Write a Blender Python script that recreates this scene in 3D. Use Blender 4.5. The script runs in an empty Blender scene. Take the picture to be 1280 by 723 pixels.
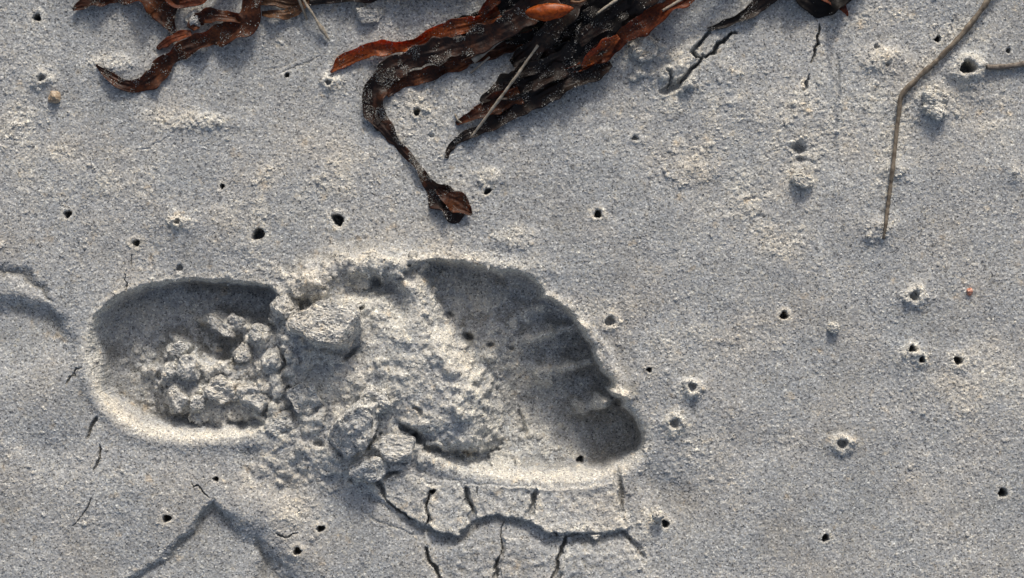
import bpy, bmesh, math, random
import numpy as np
from mathutils import Vector, Matrix, noise as mn

# ------------------------------------------------------------------ units
S = 0.000375                 # metres per pixel of the 1280 px wide photograph (bare foot about 26 cm long)
CX, CY = 640.0, 361.5
def W(px, py, z=0.0): return Vector(((px-CX)*S, (CY-py)*S, z*S))
rng = np.random.RandomState(7); random.seed(7)
col = bpy.context.scene.collection

# ------------------------------------------------------------------ tags
def tag(o, label=None, cat=None, group=None, kind=None):
    if label: o['label'] = label
    if cat: o['category'] = cat
    if group: o['group'] = group
    if kind: o['kind'] = kind
    return o

def np_mesh(name, V, F, mat, smooth=False, parent=None):
    """V (n,3) world metres, F (m,k) quads or triangles"""
    me = bpy.data.meshes.new(name)
    n, (m, k) = len(V), F.shape
    me.vertices.add(n); me.vertices.foreach_set('co', np.asarray(V, dtype=np.float32).ravel())
    me.loops.add(m*k); me.loops.foreach_set('vertex_index', F.astype(np.int32).ravel())
    me.polygons.add(m); me.polygons.foreach_set('loop_start', np.arange(0, m*k, k, dtype=np.int32))
    me.polygons.foreach_set('use_smooth', np.full(m, smooth, dtype=bool))
    me.update(calc_edges=True); me.validate()
    me.materials.append(mat)
    o = bpy.data.objects.new(name, me); col.objects.link(o)
    if parent: o.parent = parent
    return o

def recenter(o, c):
    """put the object's origin at world point c"""
    me = o.data
    co = np.empty(len(me.vertices)*3, dtype=np.float32); me.vertices.foreach_get('co', co)
    co = co.reshape(-1, 3) - np.array(c, dtype=np.float32)
    me.vertices.foreach_set('co', co.ravel()); me.update(); o.location = c
    return o

# ------------------------------------------------------------------ materials
def nodes(name):
    m = bpy.data.materials.new(name); m.use_nodes = True
    nt = m.node_tree; nt.nodes.clear()
    return m, nt, nt.nodes, nt.links

def ramp(N, stops, interp='LINEAR'):
    r = N.new('ShaderNodeValToRGB'); r.color_ramp.interpolation = interp
    e = r.color_ramp.elements
    while len(e) > 1: e.remove(e[-1])
    e[0].position, e[0].color = stops[0][0], (*stops[0][1], 1)
    for p, c in stops[1:]:
        q = e.new(p); q.color = (*c, 1)
    return r

def mixc(N, L, mode, fac, a, b):
    x = N.new('ShaderNodeMix'); x.data_type = 'RGBA'; x.blend_type = mode
    for s, v in ((0, fac), (6, a), (7, b)):
        if hasattr(v, 'links'): L.new(v, x.inputs[s])
        else: x.inputs[s].default_value = v if s == 0 else (*v, 1)
    return x.outputs[2]

def sand_material():
    m, nt, N, L = nodes('quartz_sand')
    out = N.new('ShaderNodeOutputMaterial'); b = N.new('ShaderNodeBsdfPrincipled')
    g = N.new('ShaderNodeNewGeometry')
    def vor(scale):
        v = N.new('ShaderNodeTexVoronoi'); v.inputs['Scale'].default_value = scale
        L.new(g.outputs['Position'], v.inputs['Vector'])
        s = N.new('ShaderNodeSeparateColor'); L.new(v.outputs['Color'], s.inputs[0]); return v, s
    def noi(scale, det=4):
        n = N.new('ShaderNodeTexNoise'); n.inputs['Scale'].default_value = scale
        n.inputs['Detail'].default_value = det; L.new(g.outputs['Position'], n.inputs['Vector']); return n
    v1, s1 = vor(1/0.00058)
    grain = ramp(N, [(0.0, (.10,.10,.10)), (.05, (.22,.22,.22)), (.15, (.345,.34,.335)), (.38, (.40,.40,.40)), (.62, (.435,.435,.435)),
                     (.80, (.47,.44,.385)), (.84, (.50,.50,.50)), (.95, (.60,.60,.59)), (1.0, (.74,.74,.72))])
    L.new(s1.outputs[0], grain.inputs[0])
    v2, s2 = vor(1/0.00125)
    coarse = ramp(N, [(0.0, (.55,.55,.56)), (.08, (.88,.88,.89)), (.5, (.98,.98,.985)), (.90, (1.04,1.03,1.02)), (.94, (1.18,1.16,1.12)), (1.0, (1.30,1.28,1.22))])
    L.new(s2.outputs[1], coarse.inputs[0])
    c = mixc(N, L, 'MULTIPLY', 1.0, grain.outputs[0], coarse.outputs[0])
    # broad drifts of browner and greyer sand
    n1 = noi(26, 5); r1 = ramp(N, [(.30, (.94,.96,.98)), (.5, (1,1,1)), (.70, (1.04,1.0,.95))]); L.new(n1.outputs[0], r1.inputs[0])
    c = mixc(N, L, 'MULTIPLY', 1.0, c, r1.outputs[0])
    n2 = noi(150, 3); r2 = ramp(N, [(.35, (.94,.94,.94)), (.5, (1,1,1)), (.64, (1.03,1.02,1.0)), (.74, (1.12,1.0,.86))]); L.new(n2.outputs[0], r2.inputs[0])
    c = mixc(N, L, 'MULTIPLY', 1.0, c, r2.outputs[0])
    # dry crumbs paler and creamier than damp crust; also holds painted light and shade
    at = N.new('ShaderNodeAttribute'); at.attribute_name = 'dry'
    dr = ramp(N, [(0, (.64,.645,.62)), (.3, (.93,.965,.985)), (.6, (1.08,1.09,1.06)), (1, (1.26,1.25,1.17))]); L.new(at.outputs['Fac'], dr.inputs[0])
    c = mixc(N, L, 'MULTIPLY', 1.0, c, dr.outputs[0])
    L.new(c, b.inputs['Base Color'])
    b.inputs['Roughness'].default_value = .82
    b.inputs['Specular IOR Level'].default_value = .3
    L.new(b.outputs[0], out.inputs[0])
    return m

def weed_material(name, dark, mid, light, rough=.46, transl=.25, coat=.05, spec=.35, bump=.5):
    m, nt, N, L = nodes(name)
    out = N.new('ShaderNodeOutputMaterial'); b = N.new('ShaderNodeBsdfPrincipled')
    g = N.new('ShaderNodeNewGeometry')
    n = N.new('ShaderNodeTexNoise'); n.inputs['Scale'].default_value = 130; n.inputs['Detail'].default_value = 6
    n.inputs['Roughness'].default_value = .65
    L.new(g.outputs['Position'], n.inputs['Vector'])
    r = ramp(N, [(.30, dark), (.5, mid), (.72, light)]); L.new(n.outputs[0], r.inputs[0])
    # fine speckle of salt and slime
    n3 = N.new('ShaderNodeTexNoise'); n3.inputs['Scale'].default_value = 900; n3.inputs['Detail'].default_value = 3
    L.new(g.outputs['Position'], n3.inputs['Vector'])
    r3 = ramp(N, [(.35, (.55,.5,.5)), (.5, (1,1,1)), (.7, (1.3,1.2,1.1))]); L.new(n3.outputs[0], r3.inputs[0])
    c = mixc(N, L, 'MULTIPLY', 1.0, r.outputs[0], r3.outputs[0])
    L.new(c, b.inputs['Base Color'])
    rr = N.new('ShaderNodeMapRange'); rr.inputs[3].default_value = rough-.1; rr.inputs[4].default_value = rough+.3
    L.new(n3.outputs[0], rr.inputs[0]); L.new(rr.outputs[0], b.inputs['Roughness'])
    b.inputs['Specular IOR Level'].default_value = spec; b.inputs['Coat Weight'].default_value = coat; b.inputs['Coat Roughness'].default_value = .25
    n2 = N.new('ShaderNodeTexNoise'); n2.inputs['Scale'].default_value = 420; n2.inputs['Detail'].default_value = 5
    L.new(g.outputs['Position'], n2.inputs['Vector'])
    bp = N.new('ShaderNodeBump'); bp.inputs['Strength'].default_value = bump; bp.inputs['Distance'].default_value = .0012
    L.new(n2.outputs[0], bp.inputs['Height']); L.new(bp.outputs[0], b.inputs['Normal'])
    t = N.new('ShaderNodeBsdfTranslucent')
    tc = mixc(N, L, 'MULTIPLY', 1.0, c, (3.2, 1.7, .8)); L.new(tc, t.inputs[0])
    ms = N.new('ShaderNodeMixShader'); ms.inputs[0].default_value = transl
    L.new(b.outputs[0], ms.inputs[1]); L.new(t.outputs[0], ms.inputs[2]); L.new(ms.outputs[0], out.inputs[0])
    return m

def plain_material(name, a, bcol, scale, rough=.7):
    m, nt, N, L = nodes(name)
    out = N.new('ShaderNodeOutputMaterial'); b = N.new('ShaderNodeBsdfPrincipled')
    g = N.new('ShaderNodeNewGeometry')
    n = N.new('ShaderNodeTexNoise'); n.inputs['Scale'].default_value = scale; n.inputs['Detail'].default_value = 5
    L.new(g.outputs['Position'], n.inputs['Vector'])
    r = ramp(N, [(.35, a), (.65, bcol)]); L.new(n.outputs[0], r.inputs[0]); L.new(r.outputs[0], b.inputs['Base Color'])
    b.inputs['Roughness'].default_value = rough
    bp = N.new('ShaderNodeBump'); bp.inputs['Strength'].default_value = .4; bp.inputs['Distance'].default_value = .0004
    L.new(n.outputs[0], bp.inputs['Height']); L.new(bp.outputs[0], b.inputs['Normal'])
    L.new(b.outputs[0], out.inputs[0])
    return m

def grain_material():
    m, nt, N, L = nodes('loose_grain')
    out = N.new('ShaderNodeOutputMaterial'); b = N.new('ShaderNodeBsdfPrincipled')
    g = N.new('ShaderNodeNewGeometry')
    r = ramp(N, [(0, (.09,.085,.08)), (.2, (.17,.15,.12)), (.5, (.28,.265,.24)), (.8, (.38,.37,.34)), (.95, (.52,.51,.48)), (1, (.75,.74,.72))])
    L.new(g.outputs['Random Per Island'], r.inputs[0]); L.new(r.outputs[0], b.inputs['Base Color'])
    b.inputs['Roughness'].default_value = .6
    L.new(b.outputs[0], out.inputs[0])
    return m

SAND = sand_material()
GRAIN = grain_material()
W_DARK = weed_material('kelp_dark', (.005,.004,.004), (.012,.007,.005), (.034,.014,.008), transl=.2, coat=.05)
W_MID = weed_material('kelp_mid', (.010,.006,.005), (.026,.011,.007), (.085,.030,.012), transl=.25)
W_BLACK = weed_material('kelp_black', (.002,.002,.002), (.005,.004,.004), (.010,.007,.006), rough=.55, transl=.03, coat=.0, spec=.25)
W_BROWN = weed_material('kelp_brown', (.018,.007,.004), (.068,.022,.009), (.17,.058,.016), transl=.38)
W_ORANGE = weed_material('kelp_orange', (.08,.022,.007), (.22,.060,.013), (.34,.115,.02), rough=.35, transl=.38)
W_RED = weed_material('kelp_red', (.035,.010,.006), (.12,.030,.010), (.24,.070,.018), transl=.38)
W_TAN = weed_material('kelp_tan', (.05,.025,.012), (.13,.065,.03), (.22,.12,.06), rough=.45, transl=.2)
FLOAT = weed_material('kelp_float', (.17,.034,.005), (.26,.056,.007), (.34,.085,.010), rough=.34, transl=.15, coat=.06, bump=.10, spec=.22)
STRAW = plain_material('dry_straw', (.20,.17,.13), (.36,.32,.26), 500)
STEM = plain_material('dry_stem', (.085,.066,.048), (.21,.175,.13), 420)
TWIG = plain_material('dark_twig', (.05,.04,.032), (.20,.17,.14), 600)
SHELLR = plain_material('red_shell', (.30,.09,.05), (.55,.30,.22), 900, .4)
SHELLW = plain_material('pale_shell', (.50,.46,.36), (.70,.66,.55), 900, .5)
SHELLT = plain_material('tan_shell', (.27,.19,.12), (.42,.35,.26), 900, .5)

# ------------------------------------------------------------------ sand relief (heights in photo pixels)
X0, X1, Y0, Y1, ST = -150.0, 1430.0, -110.0, 830.0, 1.0
xs = np.arange(X0, X1+.1, ST); ys = np.arange(Y0, Y1+.1, ST)
nx, ny = len(xs), len(ys)
PX, PY = np.meshgrid(xs, ys)
H = np.zeros((ny, nx))

def fn(sig, seed, sx=None):
    """gaussian-filtered noise, unit deviation"""
    r = np.random.RandomState(seed).randn(ny, nx)
    fy = np.fft.fftfreq(ny)[:, None]; fx = np.fft.rfftfreq(nx)[None, :]
    k = np.exp(-2*(math.pi**2)*((sig*fy)**2 + ((sx or sig)*fx)**2))
    f = np.fft.irfft2(np.fft.rfft2(r)*k, s=(ny, nx))
    return f/f.std()
def blur(A, sig):
    fy = np.fft.fftfreq(ny)[:, None]; fx = np.fft.rfftfreq(nx)[None, :]
    k = np.exp(-2*(math.pi**2)*((sig*fy)**2 + (sig*fx)**2))
    return np.fft.irfft2(np.fft.rfft2(A)*k, s=(ny, nx))
def ss(t): t = np.clip(t, 0, 1); return t*t*(3-2*t)
def win(x0, x1, y0, y1):
    i0 = max(0, int((x0-X0)/ST)); i1 = min(nx, int((x1-X0)/ST)+2)
    j0 = max(0, int((y0-Y0)/ST)); j1 = min(ny, int((y1-Y0)/ST)+2)
    return slice(j0, j1), slice(i0, i1)
def segdist(X, Y, ax, ay, bx, by):
    dx, dy = bx-ax, by-ay; t = np.clip(((X-ax)*dx+(Y-ay)*dy)/(dx*dx+dy*dy+1e-9), 0, 1)
    return np.hypot(X-ax-t*dx, Y-ay-t*dy), t
def smooth_poly(P, n=6, closed=True):
    """Catmull-Rom through the points"""
    P = np.array(P, float); out = []; m = len(P)
    rngi = range(m if closed else m-1)
    for i in rngi:
        if closed: a, b, c, d = P[(i-1) % m], P[i], P[(i+1) % m], P[(i+2) % m]
        else: a, b, c, d = P[max(i-1, 0)], P[i], P[i+1], P[min(i+2, m-1)]
        for k in range(n):
            t = k/n
            out.append(.5*((2*b)+(c-a)*t+(2*a-5*b+4*c-d)*t*t+(3*b-a-3*c+d)*t**3))
    if not closed: out.append(P[-1])
    return np.array(out)
def sdf(P, pad=60, warp=0.0):
    """signed distance (inside positive) to polygon P, over a window; returns (slices, d)"""
    P = np.array(P, float)
    w = win(P[:,0].min()-pad, P[:,0].max()+pad, P[:,1].min()-pad, P[:,1].max()+pad)
    X, Y = PX[w], PY[w]
    if warp: X = X+warp*WA[w]; Y = Y+warp*WB[w]
    d = np.full(X.shape, 1e9); ins = np.zeros(X.shape, bool)
    for (ax, ay), (bx, by) in zip(P, np.roll(P, -1, 0)):
        dd, _ = segdist(X, Y, ax, ay, bx, by); d = np.minimum(d, dd)
        if ay != by:
            c = ((ay > Y) != (by > Y)) & (X < (bx-ax)*(Y-ay)/(by-ay)+ax); ins ^= c
    return w, np.where(ins, d, -d)
WA = fn(7, 101)*.7+fn(3, 102)*.35; WB = fn(7, 103)*.7+fn(3, 104)*.35
NB = fn(2.6, 111); NC = fn(1.3, 112); ND = fn(5, 113)
def bump(x, y, rx, ry, h, p=2.0, rot=0.0, warp=1.0):
    R = max(rx, ry)*2.2; w = win(x-R, x+R, y-R, y+R)
    c, s = math.cos(rot), math.sin(rot); dx = PX[w]-x+warp*WA[w]; dy = PY[w]-y+warp*WB[w]
    u = (c*dx+s*dy)/rx; v = (-s*dx+c*dy)/ry
    H[w] += h*np.exp(-np.power(u*u+v*v, p/2)*.9)
def crumbs(x, y, rx, ry, n, rmin, rmax, seed=None, rot=0.0, lift=.55):
    """many little half-buried lumps of sand in an ellipse: highest of old and new surface"""
    r = np.random.RandomState(seed if seed is not None else int(x*13+y*7) % 9973)
    c, s = math.cos(rot), math.sin(rot)
    for _ in range(n):
        a = r.rand()*2*math.pi; q = math.sqrt(r.rand())*(.7+.5*r.rand())
        u, v = rx*q*math.cos(a), ry*q*math.sin(a)
        cx, cy = x+c*u-s*v, y+s*u+c*v
        rad = rmin+(rmax-rmin)*r.rand()**2.4; ex = .75+.5*r.rand()
        w = win(cx-rad*1.4, cx+rad*1.4, cy-rad*1.4, cy+rad*1.4)
        if H[w].size == 0: continue
        X, Y = PX[w], PY[w]
        d2 = ((X-cx)/ex)**2+((Y-cy)*ex)**2
        ji, ii = int((cy-Y0)/ST), int((cx-X0)/ST)
        if not (0 <= ji < ny and 0 <= ii < nx): continue
        base = H[ji, ii]
        if rad > 4.5: d2 = (np.sqrt(d2)+.26*rad*ND[w]).clip(0)**2
        if rad > 1.8: d2 = (np.sqrt(d2)+.30*rad*NB[w]+.16*rad*NC[w]).clip(0)**2
        dome = base+np.sqrt(np.clip(rad*rad-d2, 0, None))*.72-rad*(1-lift)*.8
        if rad > 2.5: dome = dome+.22*rad*NC[w]*.5
        if rad > 3.5: dome = np.minimum(dome, base+rad*(.22+.3*r.rand())+((X-cx)*r.randn()+(Y-cy)*r.randn())*.18+.4*NC[w])
        H[w] = np.where(d2 < rad*rad, np.maximum(H[w], dome), H[w])
def crack(P, width, depth, seed=0, taper=True, jit=2.0, lip=0.0):
    P = smooth_poly(P, 5, closed=False); r = np.random.RandomState(seed+int(P[0][0]))
    n = len(P); P = P+np.stack([np.interp(np.arange(n), np.arange(0, n+2, 2), r.randn(len(np.arange(0, n+2, 2))))*jit*.5 for _ in range(2)], 1)
    w = win(P[:,0].min()-12, P[:,0].max()+12, P[:,1].min()-12, P[:,1].max()+12)
    X, Y = PX[w]+.6*WA[w], PY[w]+.6*WB[w]; out = np.zeros(X.shape)
    for i in range(n-1):
        d, t = segdist(X, Y, *P[i], *P[i+1])
        u = (i+t)/(n-1)
        ww = width*(.55+.45*np.sin(math.pi*np.clip(u, 0, 1)) if taper else 1.0)*(.75+.5*r.rand())
        out = np.maximum(out, np.clip(1.25*(1-d/np.maximum(ww*.5+.55, .1)), 0, 1)*(np.minimum(1, 3*np.minimum(u, 1-u)+.35) if taper else 1))
    H[w] -= depth*out

# --- broad undulation
H += 1.5*fn(70, 1)+.7*fn(28, 2)+.22*fn(12, 3)+.08*fn(6, 4)
# patchy roughness map: crumbly patches against smooth ones
rough = np.clip(.55+.35*fn(22, 5)+.2*fn(8, 6), .15, 1.6)

# --- old shoe marks left and lower left
def drop(P, depth, w_edge, fade=None, warp=2.0):
    w, d = sdf(smooth_poly(P, 4), 10, warp)
    f = ss(d/(w_edge(PX[w], PY[w]) if callable(w_edge) else w_edge))
    if fade is not None: f = f*fade(PX[w], PY[w])
    H[w] -= depth*f
drop([(-60,318),(0,326),(34,334),(62,352),(78,372),(60,378),(30,362),(0,352),(-60,350)], 6, 20, warp=4)
drop([(-80,362),(0,362),(40,366),(72,378),(92,398),(103,420),(104,452),(80,500),(40,520),(-80,520)], 12, 32, lambda x, y: 1-ss((y-380)/120))
drop([(150,745),(195,697),(232,660),(262,625),(274,624),(300,640),(350,672),(410,745)], 11, lambda x, y: 11+21*ss((x-262)/34), lambda x, y: 1-.65*ss((y-640)/110))
drop([(318,676),(335,686),(360,706),(395,745),(310,760)], 9, 22)
for (x, y, rx, ry, h) in [(1210,88,27,25,7),(1165,132,24,21,7),(1099,283,19,16,6),(1118,212,11,10,5),(1100,74,30,13,4.5),(1052,555,16,13,3),(1142,443,22,15,3),(865,488,18,16,4.5),(843,530,20,15,3),(1143,371,22,15,3),
                         (221,278,18,12,3),(250,152,40,9,3.5),(145,80,26,10,3.5),(52,98,18,14,3),(870,215,34,14,3),(1000,150,40,30,3),(610,222,18,10,3),(640,300,24,10,2.5),(1270,215,12,12,4),(411,104,15,12,3.5)]: bump(x, y, rx, ry, h, warp=2.2)
bump(330, 640, 45, 22, 4); bump(180, 620, 90, 50, 5)
bump(395, 690, 60, 40, 4)
# dark sloping hollows between lumps under the foot
bump(60, 560, 40, 22, -3.5, rot=.5); bump(310, 575, 14, 22, -7); bump(345, 600, 40, 16, -5)
bump(360, 610, 24, 30, -5)
bump(840, 620, 36, 26, -6, rot=.5); bump(815, 600, 14, 30, -3)

# --- the foot: raised lips first, then the hollow
bump(700, 388, 60, 8, 5, rot=math.radians(40)); bump(620, 330, 60, 9, 4.5, rot=.12)
bump(772, 470, 26, 8, 4, rot=1.2)
heel = smooth_poly([(106,440),(110,408),(128,382),(160,361),(205,350),(255,347),(305,351),(345,362),(372,400),(385,470),(378,530),(330,545),(270,549),(215,549),(175,540),(145,522),(122,494)])
fore = smooth_poly([(490,345),(522,327),(555,323),(588,328),(622,337),(650,349),(668,362),(684,371),(706,384),(723,401),(735,419),(746,440),(757,463),(766,487),(782,502),(778,560),(776,588),(745,601),(700,604),(650,601),(600,594),(560,584),(520,560),(480,520),(470,440)])
TOES = [(650,360,36,20,.45),(690,391,36,17,.5),(712,427,38,17,.45),(733,472,39,19,.35),(750,545,58,46,.15)]
w, d = sdf(heel, 40, 1.2)
wall = 11+15*ss((PY[w]-475)/50)+13*ss((165-PX[w])/35)*ss((PY[w]-380)/40)*ss((500-PY[w])/40)
H[w] -= 48*ss(d/wall); H[w] += (2.5-2.6*ss((470-PY[w])/60))*np.exp(-((d+6)/8)**2)
lit_lip = np.zeros((ny, nx)); lit_lip[w] = np.exp(-((d-6)/11)**2)*ss((PY[w]-465)/50)  # bright foot rims: sunlit highlight painted into the sand tone
foot_heel = np.zeros((ny, nx), bool); foot_heel[w] = d > -3
w, d = sdf(fore, 90, 1.0)
for (tx_, ty_, ra, rb, an) in TOES:
    c_, s_ = math.cos(an), math.sin(an); dx, dy = PX[w]-tx_+.8*WA[w], PY[w]-ty_+.8*WB[w]
    q = np.sqrt(((c_*dx+s_*dy)/ra)**2+((-s_*dx+c_*dy)/rb)**2); de = (1-q)*(rb+.35*(ra-rb)); d = np.maximum(d, np.where(de > 0, de, np.maximum(de, -60)))
wall = 9+19*ss((PY[w]-550)/45)
dep = 44+28*np.exp(-(((PX[w]-680)/105)**2+((PY[w]-510)/80)**2))
H[w] -= dep*ss(d/wall); H[w] += (2.2-1.6*ss((400-PY[w])/40))*np.exp(-((d+6)/8)**2)
lit_lip[w] = np.maximum(lit_lip[w], np.exp(-((d-4)/8)**2)*ss((PY[w]-560)/30)+.8*np.exp(-((d+4)/9)**2)*ss((400-PY[w])/30))
foot_fore = np.zeros((ny, nx), bool); foot_fore[w] = d > -3
# toe wells and the ridges between them
for (x, y, rx, ry, h) in [(655,366,26,17,5),(700,402,26,16,5),(712,438,28,17,5),(728,476,30,16,6),(754,545,50,38,15)]:
    bump(x, y, rx, ry, -h, p=3)
def ridge(ax, ay, bx, by, r, h):
    w = win(min(ax,bx)-3*r, max(ax,bx)+3*r, min(ay,by)-3*r, max(ay,by)+3*r)
    dd, t = segdist(PX[w]+2.2*WA[w], PY[w]+2.2*WB[w], ax, ay, bx, by); H[w] += h*(1+.15*ND[w])*np.exp(-(dd/r)**2)
ridge(654,390,678,384,9,9); ridge(664,423,690,417,9,15); ridge(690,415,728,409,7,12); ridge(678,470,712,461,10,19); ridge(712,461,742,452,7,14); ridge(728,512,752,506,10,24); ridge(750,506,776,497,8,28)
# floor of the foot slopes up to the instep on the left
w = win(440, 800, 320, 610)
# --- instep heap
def heap(P, h, wd, warp=3.0):
    w, d = sdf(smooth_poly(P, 5), 10, warp)
    tgt = h*ss(d/wd); H[w] = np.where(d > 0, np.maximum(H[w], H[w]*(1-ss(d/wd))+tgt), H[w])
heap([(332,392),(345,358),(385,336),(430,322),(480,318),(524,320),(546,345),(560,375),(572,405),(592,432),(612,458),(626,490),(632,530),(626,560),(600,584),(540,582),(500,560),(470,575),(430,600),(395,600),(365,560),(345,520),(330,470),(325,430)], 9, 38)
heap([(176,460),(192,430),(215,412),(245,425),(272,440),(292,405),(340,390),(372,410),(380,540),(300,543),(215,538),(188,512)], -25, 34, warp=6)
heap([(320,400),(352,380),(390,470),(380,550),(330,540),(312,470)], -4, 30, warp=6)
heap([(232,400),(262,388),(310,392),(330,420),(300,428),(262,424)], -24, 20)
# crest along the north edge and body sloping to the north east
for (x, y, rx, ry, h, rot) in [(395,347,46,15,16,-.45),(470,331,50,14,17,.02),(522,352,24,24,12,-.4),(500,430,55,60,9,0),(540,500,60,45,5,.3),
                               (350,378,15,20,8,0),(335,385,9,10,4,0)]:
    bump(x, y, rx, ry, h, rot=rot)
for (x, y, rx, ry, h, rot) in [(378,382,20,13,-24,.2),(452,357,20,12,-20,0),(484,362,18,11,-19,.3),(500,386,12,15,-13,0),(440,440,12,12,-9,0),
                               (388,455,42,30,-10,0),(365,500,30,26,-10,0),(470,395,9,9,-5,0),(455,540,14,16,-8,0),(620,520,40,40,-9,.2),(560,545,30,10,-5,0),
                               (345,455,12,20,-8,0),(420,500,16,12,-6,0),(490,520,16,9,-4,0)]:
    bump(x, y, rx, ry, h, rot=rot)
# slab shelf pushed up south of the foot
shelf = smooth_poly([(445,580),(478,572),(520,588),(560,600),(620,606),(700,610),(760,604),(776,600),(782,640),(786,662),(740,672),(690,668),(664,655),(640,648),(604,648),(588,655),(570,668),(545,666),(515,650),(480,628),(455,606)])
w, d = sdf(shelf, 30, 1.5)
H[w] += 2.2*ss(d/3.0)
H[w] -= 2*np.exp(-((d+5)/5)**2)*(PY[w] > 618)
heap([(425,575),(450,560),(478,572),(470,600),(445,606)], 6, 8)
# second ring of crust below, tilting gently
drop([(470,690),(520,668),(560,676),(600,662),(650,662),(700,682),(800,680),(840,740),(840,800),(440,800)], -2, 14)

# each slab of the rim tips its own way
for (P, ax_, ay_, h0) in [([(536,684),(570,680),(622,676),(628,700),(620,740),(552,740)],.03,.02,1.2),([(630,672),(665,668),(700,684),(696,705),(688,740),(624,740)],-.03,.02,1.6),([(706,684),(740,672),(780,672),(800,692),(815,712),(830,740),(694,740)],-.02,.03,2.2),
                          ([(474,618),(484,600),(506,592),(530,597),(541,606),(537,628),(535,650),(530,660),(514,652),(498,642),(482,634)],.10,.05,3.2),
                          ([(541,603),(560,601),(576,606),(584,617),(589,640),(590,654),(574,662),(566,669),(548,668),(534,660),(537,630)],-.06,.10,3.8),
                          ([(584,607),(612,605),(640,607),(666,609),(669,625),(662,650),(640,646),(618,649),(596,646),(590,634)],.02,.08,2.6),
                          ([(669,608),(700,609),(740,606),(770,598),(774,624),(780,650),(782,664),(758,668),(742,676),(716,670),(700,673),(684,662),(663,652),(667,628)],-.03,.10,4.2)]:
    w, d = sdf(P, 5, 2.4); d = d+.9*NB[w]; c_ = np.mean(P, 0); H[w] += ss(d/2.8)*np.maximum(h0+ax_*(PX[w]-c_[0])+ay_*(PY[w]-c_[1])+.5*NB[w], 0)
# --- cracks
CR = [([(581,610),(585,622),(592,640)],5,16),([(668,612),(667,626),(662,645)],5,16),([(540,614),(534,630),(535,648),(530,658)],2,8),
      ([(771,582),(773,600),(775,620),(779,648)],7,14),([(776,664),(790,680),(800,690),(806,704)],7,10),([(690,664),(704,668),(778,666)],4,8),
      ([(708,668),(704,684),(698,700),(690,726)],4,16),([(531,684),(536,697),(543,710),(552,730)],4.5,16),([(622,698),(621,712),(618,728)],5,16),
      ([(628,650),(628,680),(622,705)],1.2,5),([(597,608),(598,620)],2,5),
      ([(478,622),(500,640),(520,650)],3,8),([(462,590),(470,602),(478,612),(480,622)],6,16),([(478,600),(490,592),(500,590)],5,14),
      ([(120,520),(113,535),(108,550)],3.5,10),([(125,558),(123,575),(116,590)],3,7),([(92,660),(108,635),(118,618)],1.5,4),
      ([(155,345),(157,355),(158,368)],2,6),([(164,318),(164,334)],1.2,4),([(103,462),(95,466),(90,472),(82,480)],2,5),
      ([(240,602),(250,610),(262,622)],1.5,5),([(345,668),(355,672),(372,666)],2,6),
      ([(887,40),(875,54),(867,64),(868,70),(878,73)],4,14),([(878,73),(890,66),(896,58),(905,50),(922,40)],4,14),
      ([(878,72),(872,80),(862,90),(855,100),(850,108)],4,14),([(856,98),(850,106),(840,111),(826,114)],9,14),([(833,86),(838,94),(838,104),(830,112)],4,9),
      
      ([(1026,30),(1022,50),(1018,66),(1014,78)],3,9),([(1010,95),(1007,106),(1004,112)],3,7),
      ([(1047,62),(1049,100),(1045,140),(1043,180),(1046,215)],5,2.0),([(1035,75),(1037,110),(1036,150)],6,1.6),
      ([(170,190),(185,185),(200,176),(215,170)],2.4,1.2),([(350,92),(378,80),(400,72)],3,1.2),([(325,88),(350,85),(372,75)],4,.9),
      ([(500,545),(508,550),(520,540)],4,12),([(566,566),(580,568),(600,570),(622,566)],6,14),([(516,506),(524,512),(528,520)],4,12),
      ([(498,555),(492,562),(480,562)],5,12),([(450,560),(462,558),(474,550),(478,540)],5,12),([(655,540),(652,530),(648,520)],5,10),
      ([(430,450),(440,440),(446,432)],5,14),([(445,408),(440,416)],4,12),([(372,395),(362,402)],5,10),
      ([(452,640),(470,652),(500,662),(530,672)],3,1.2)]

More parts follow.
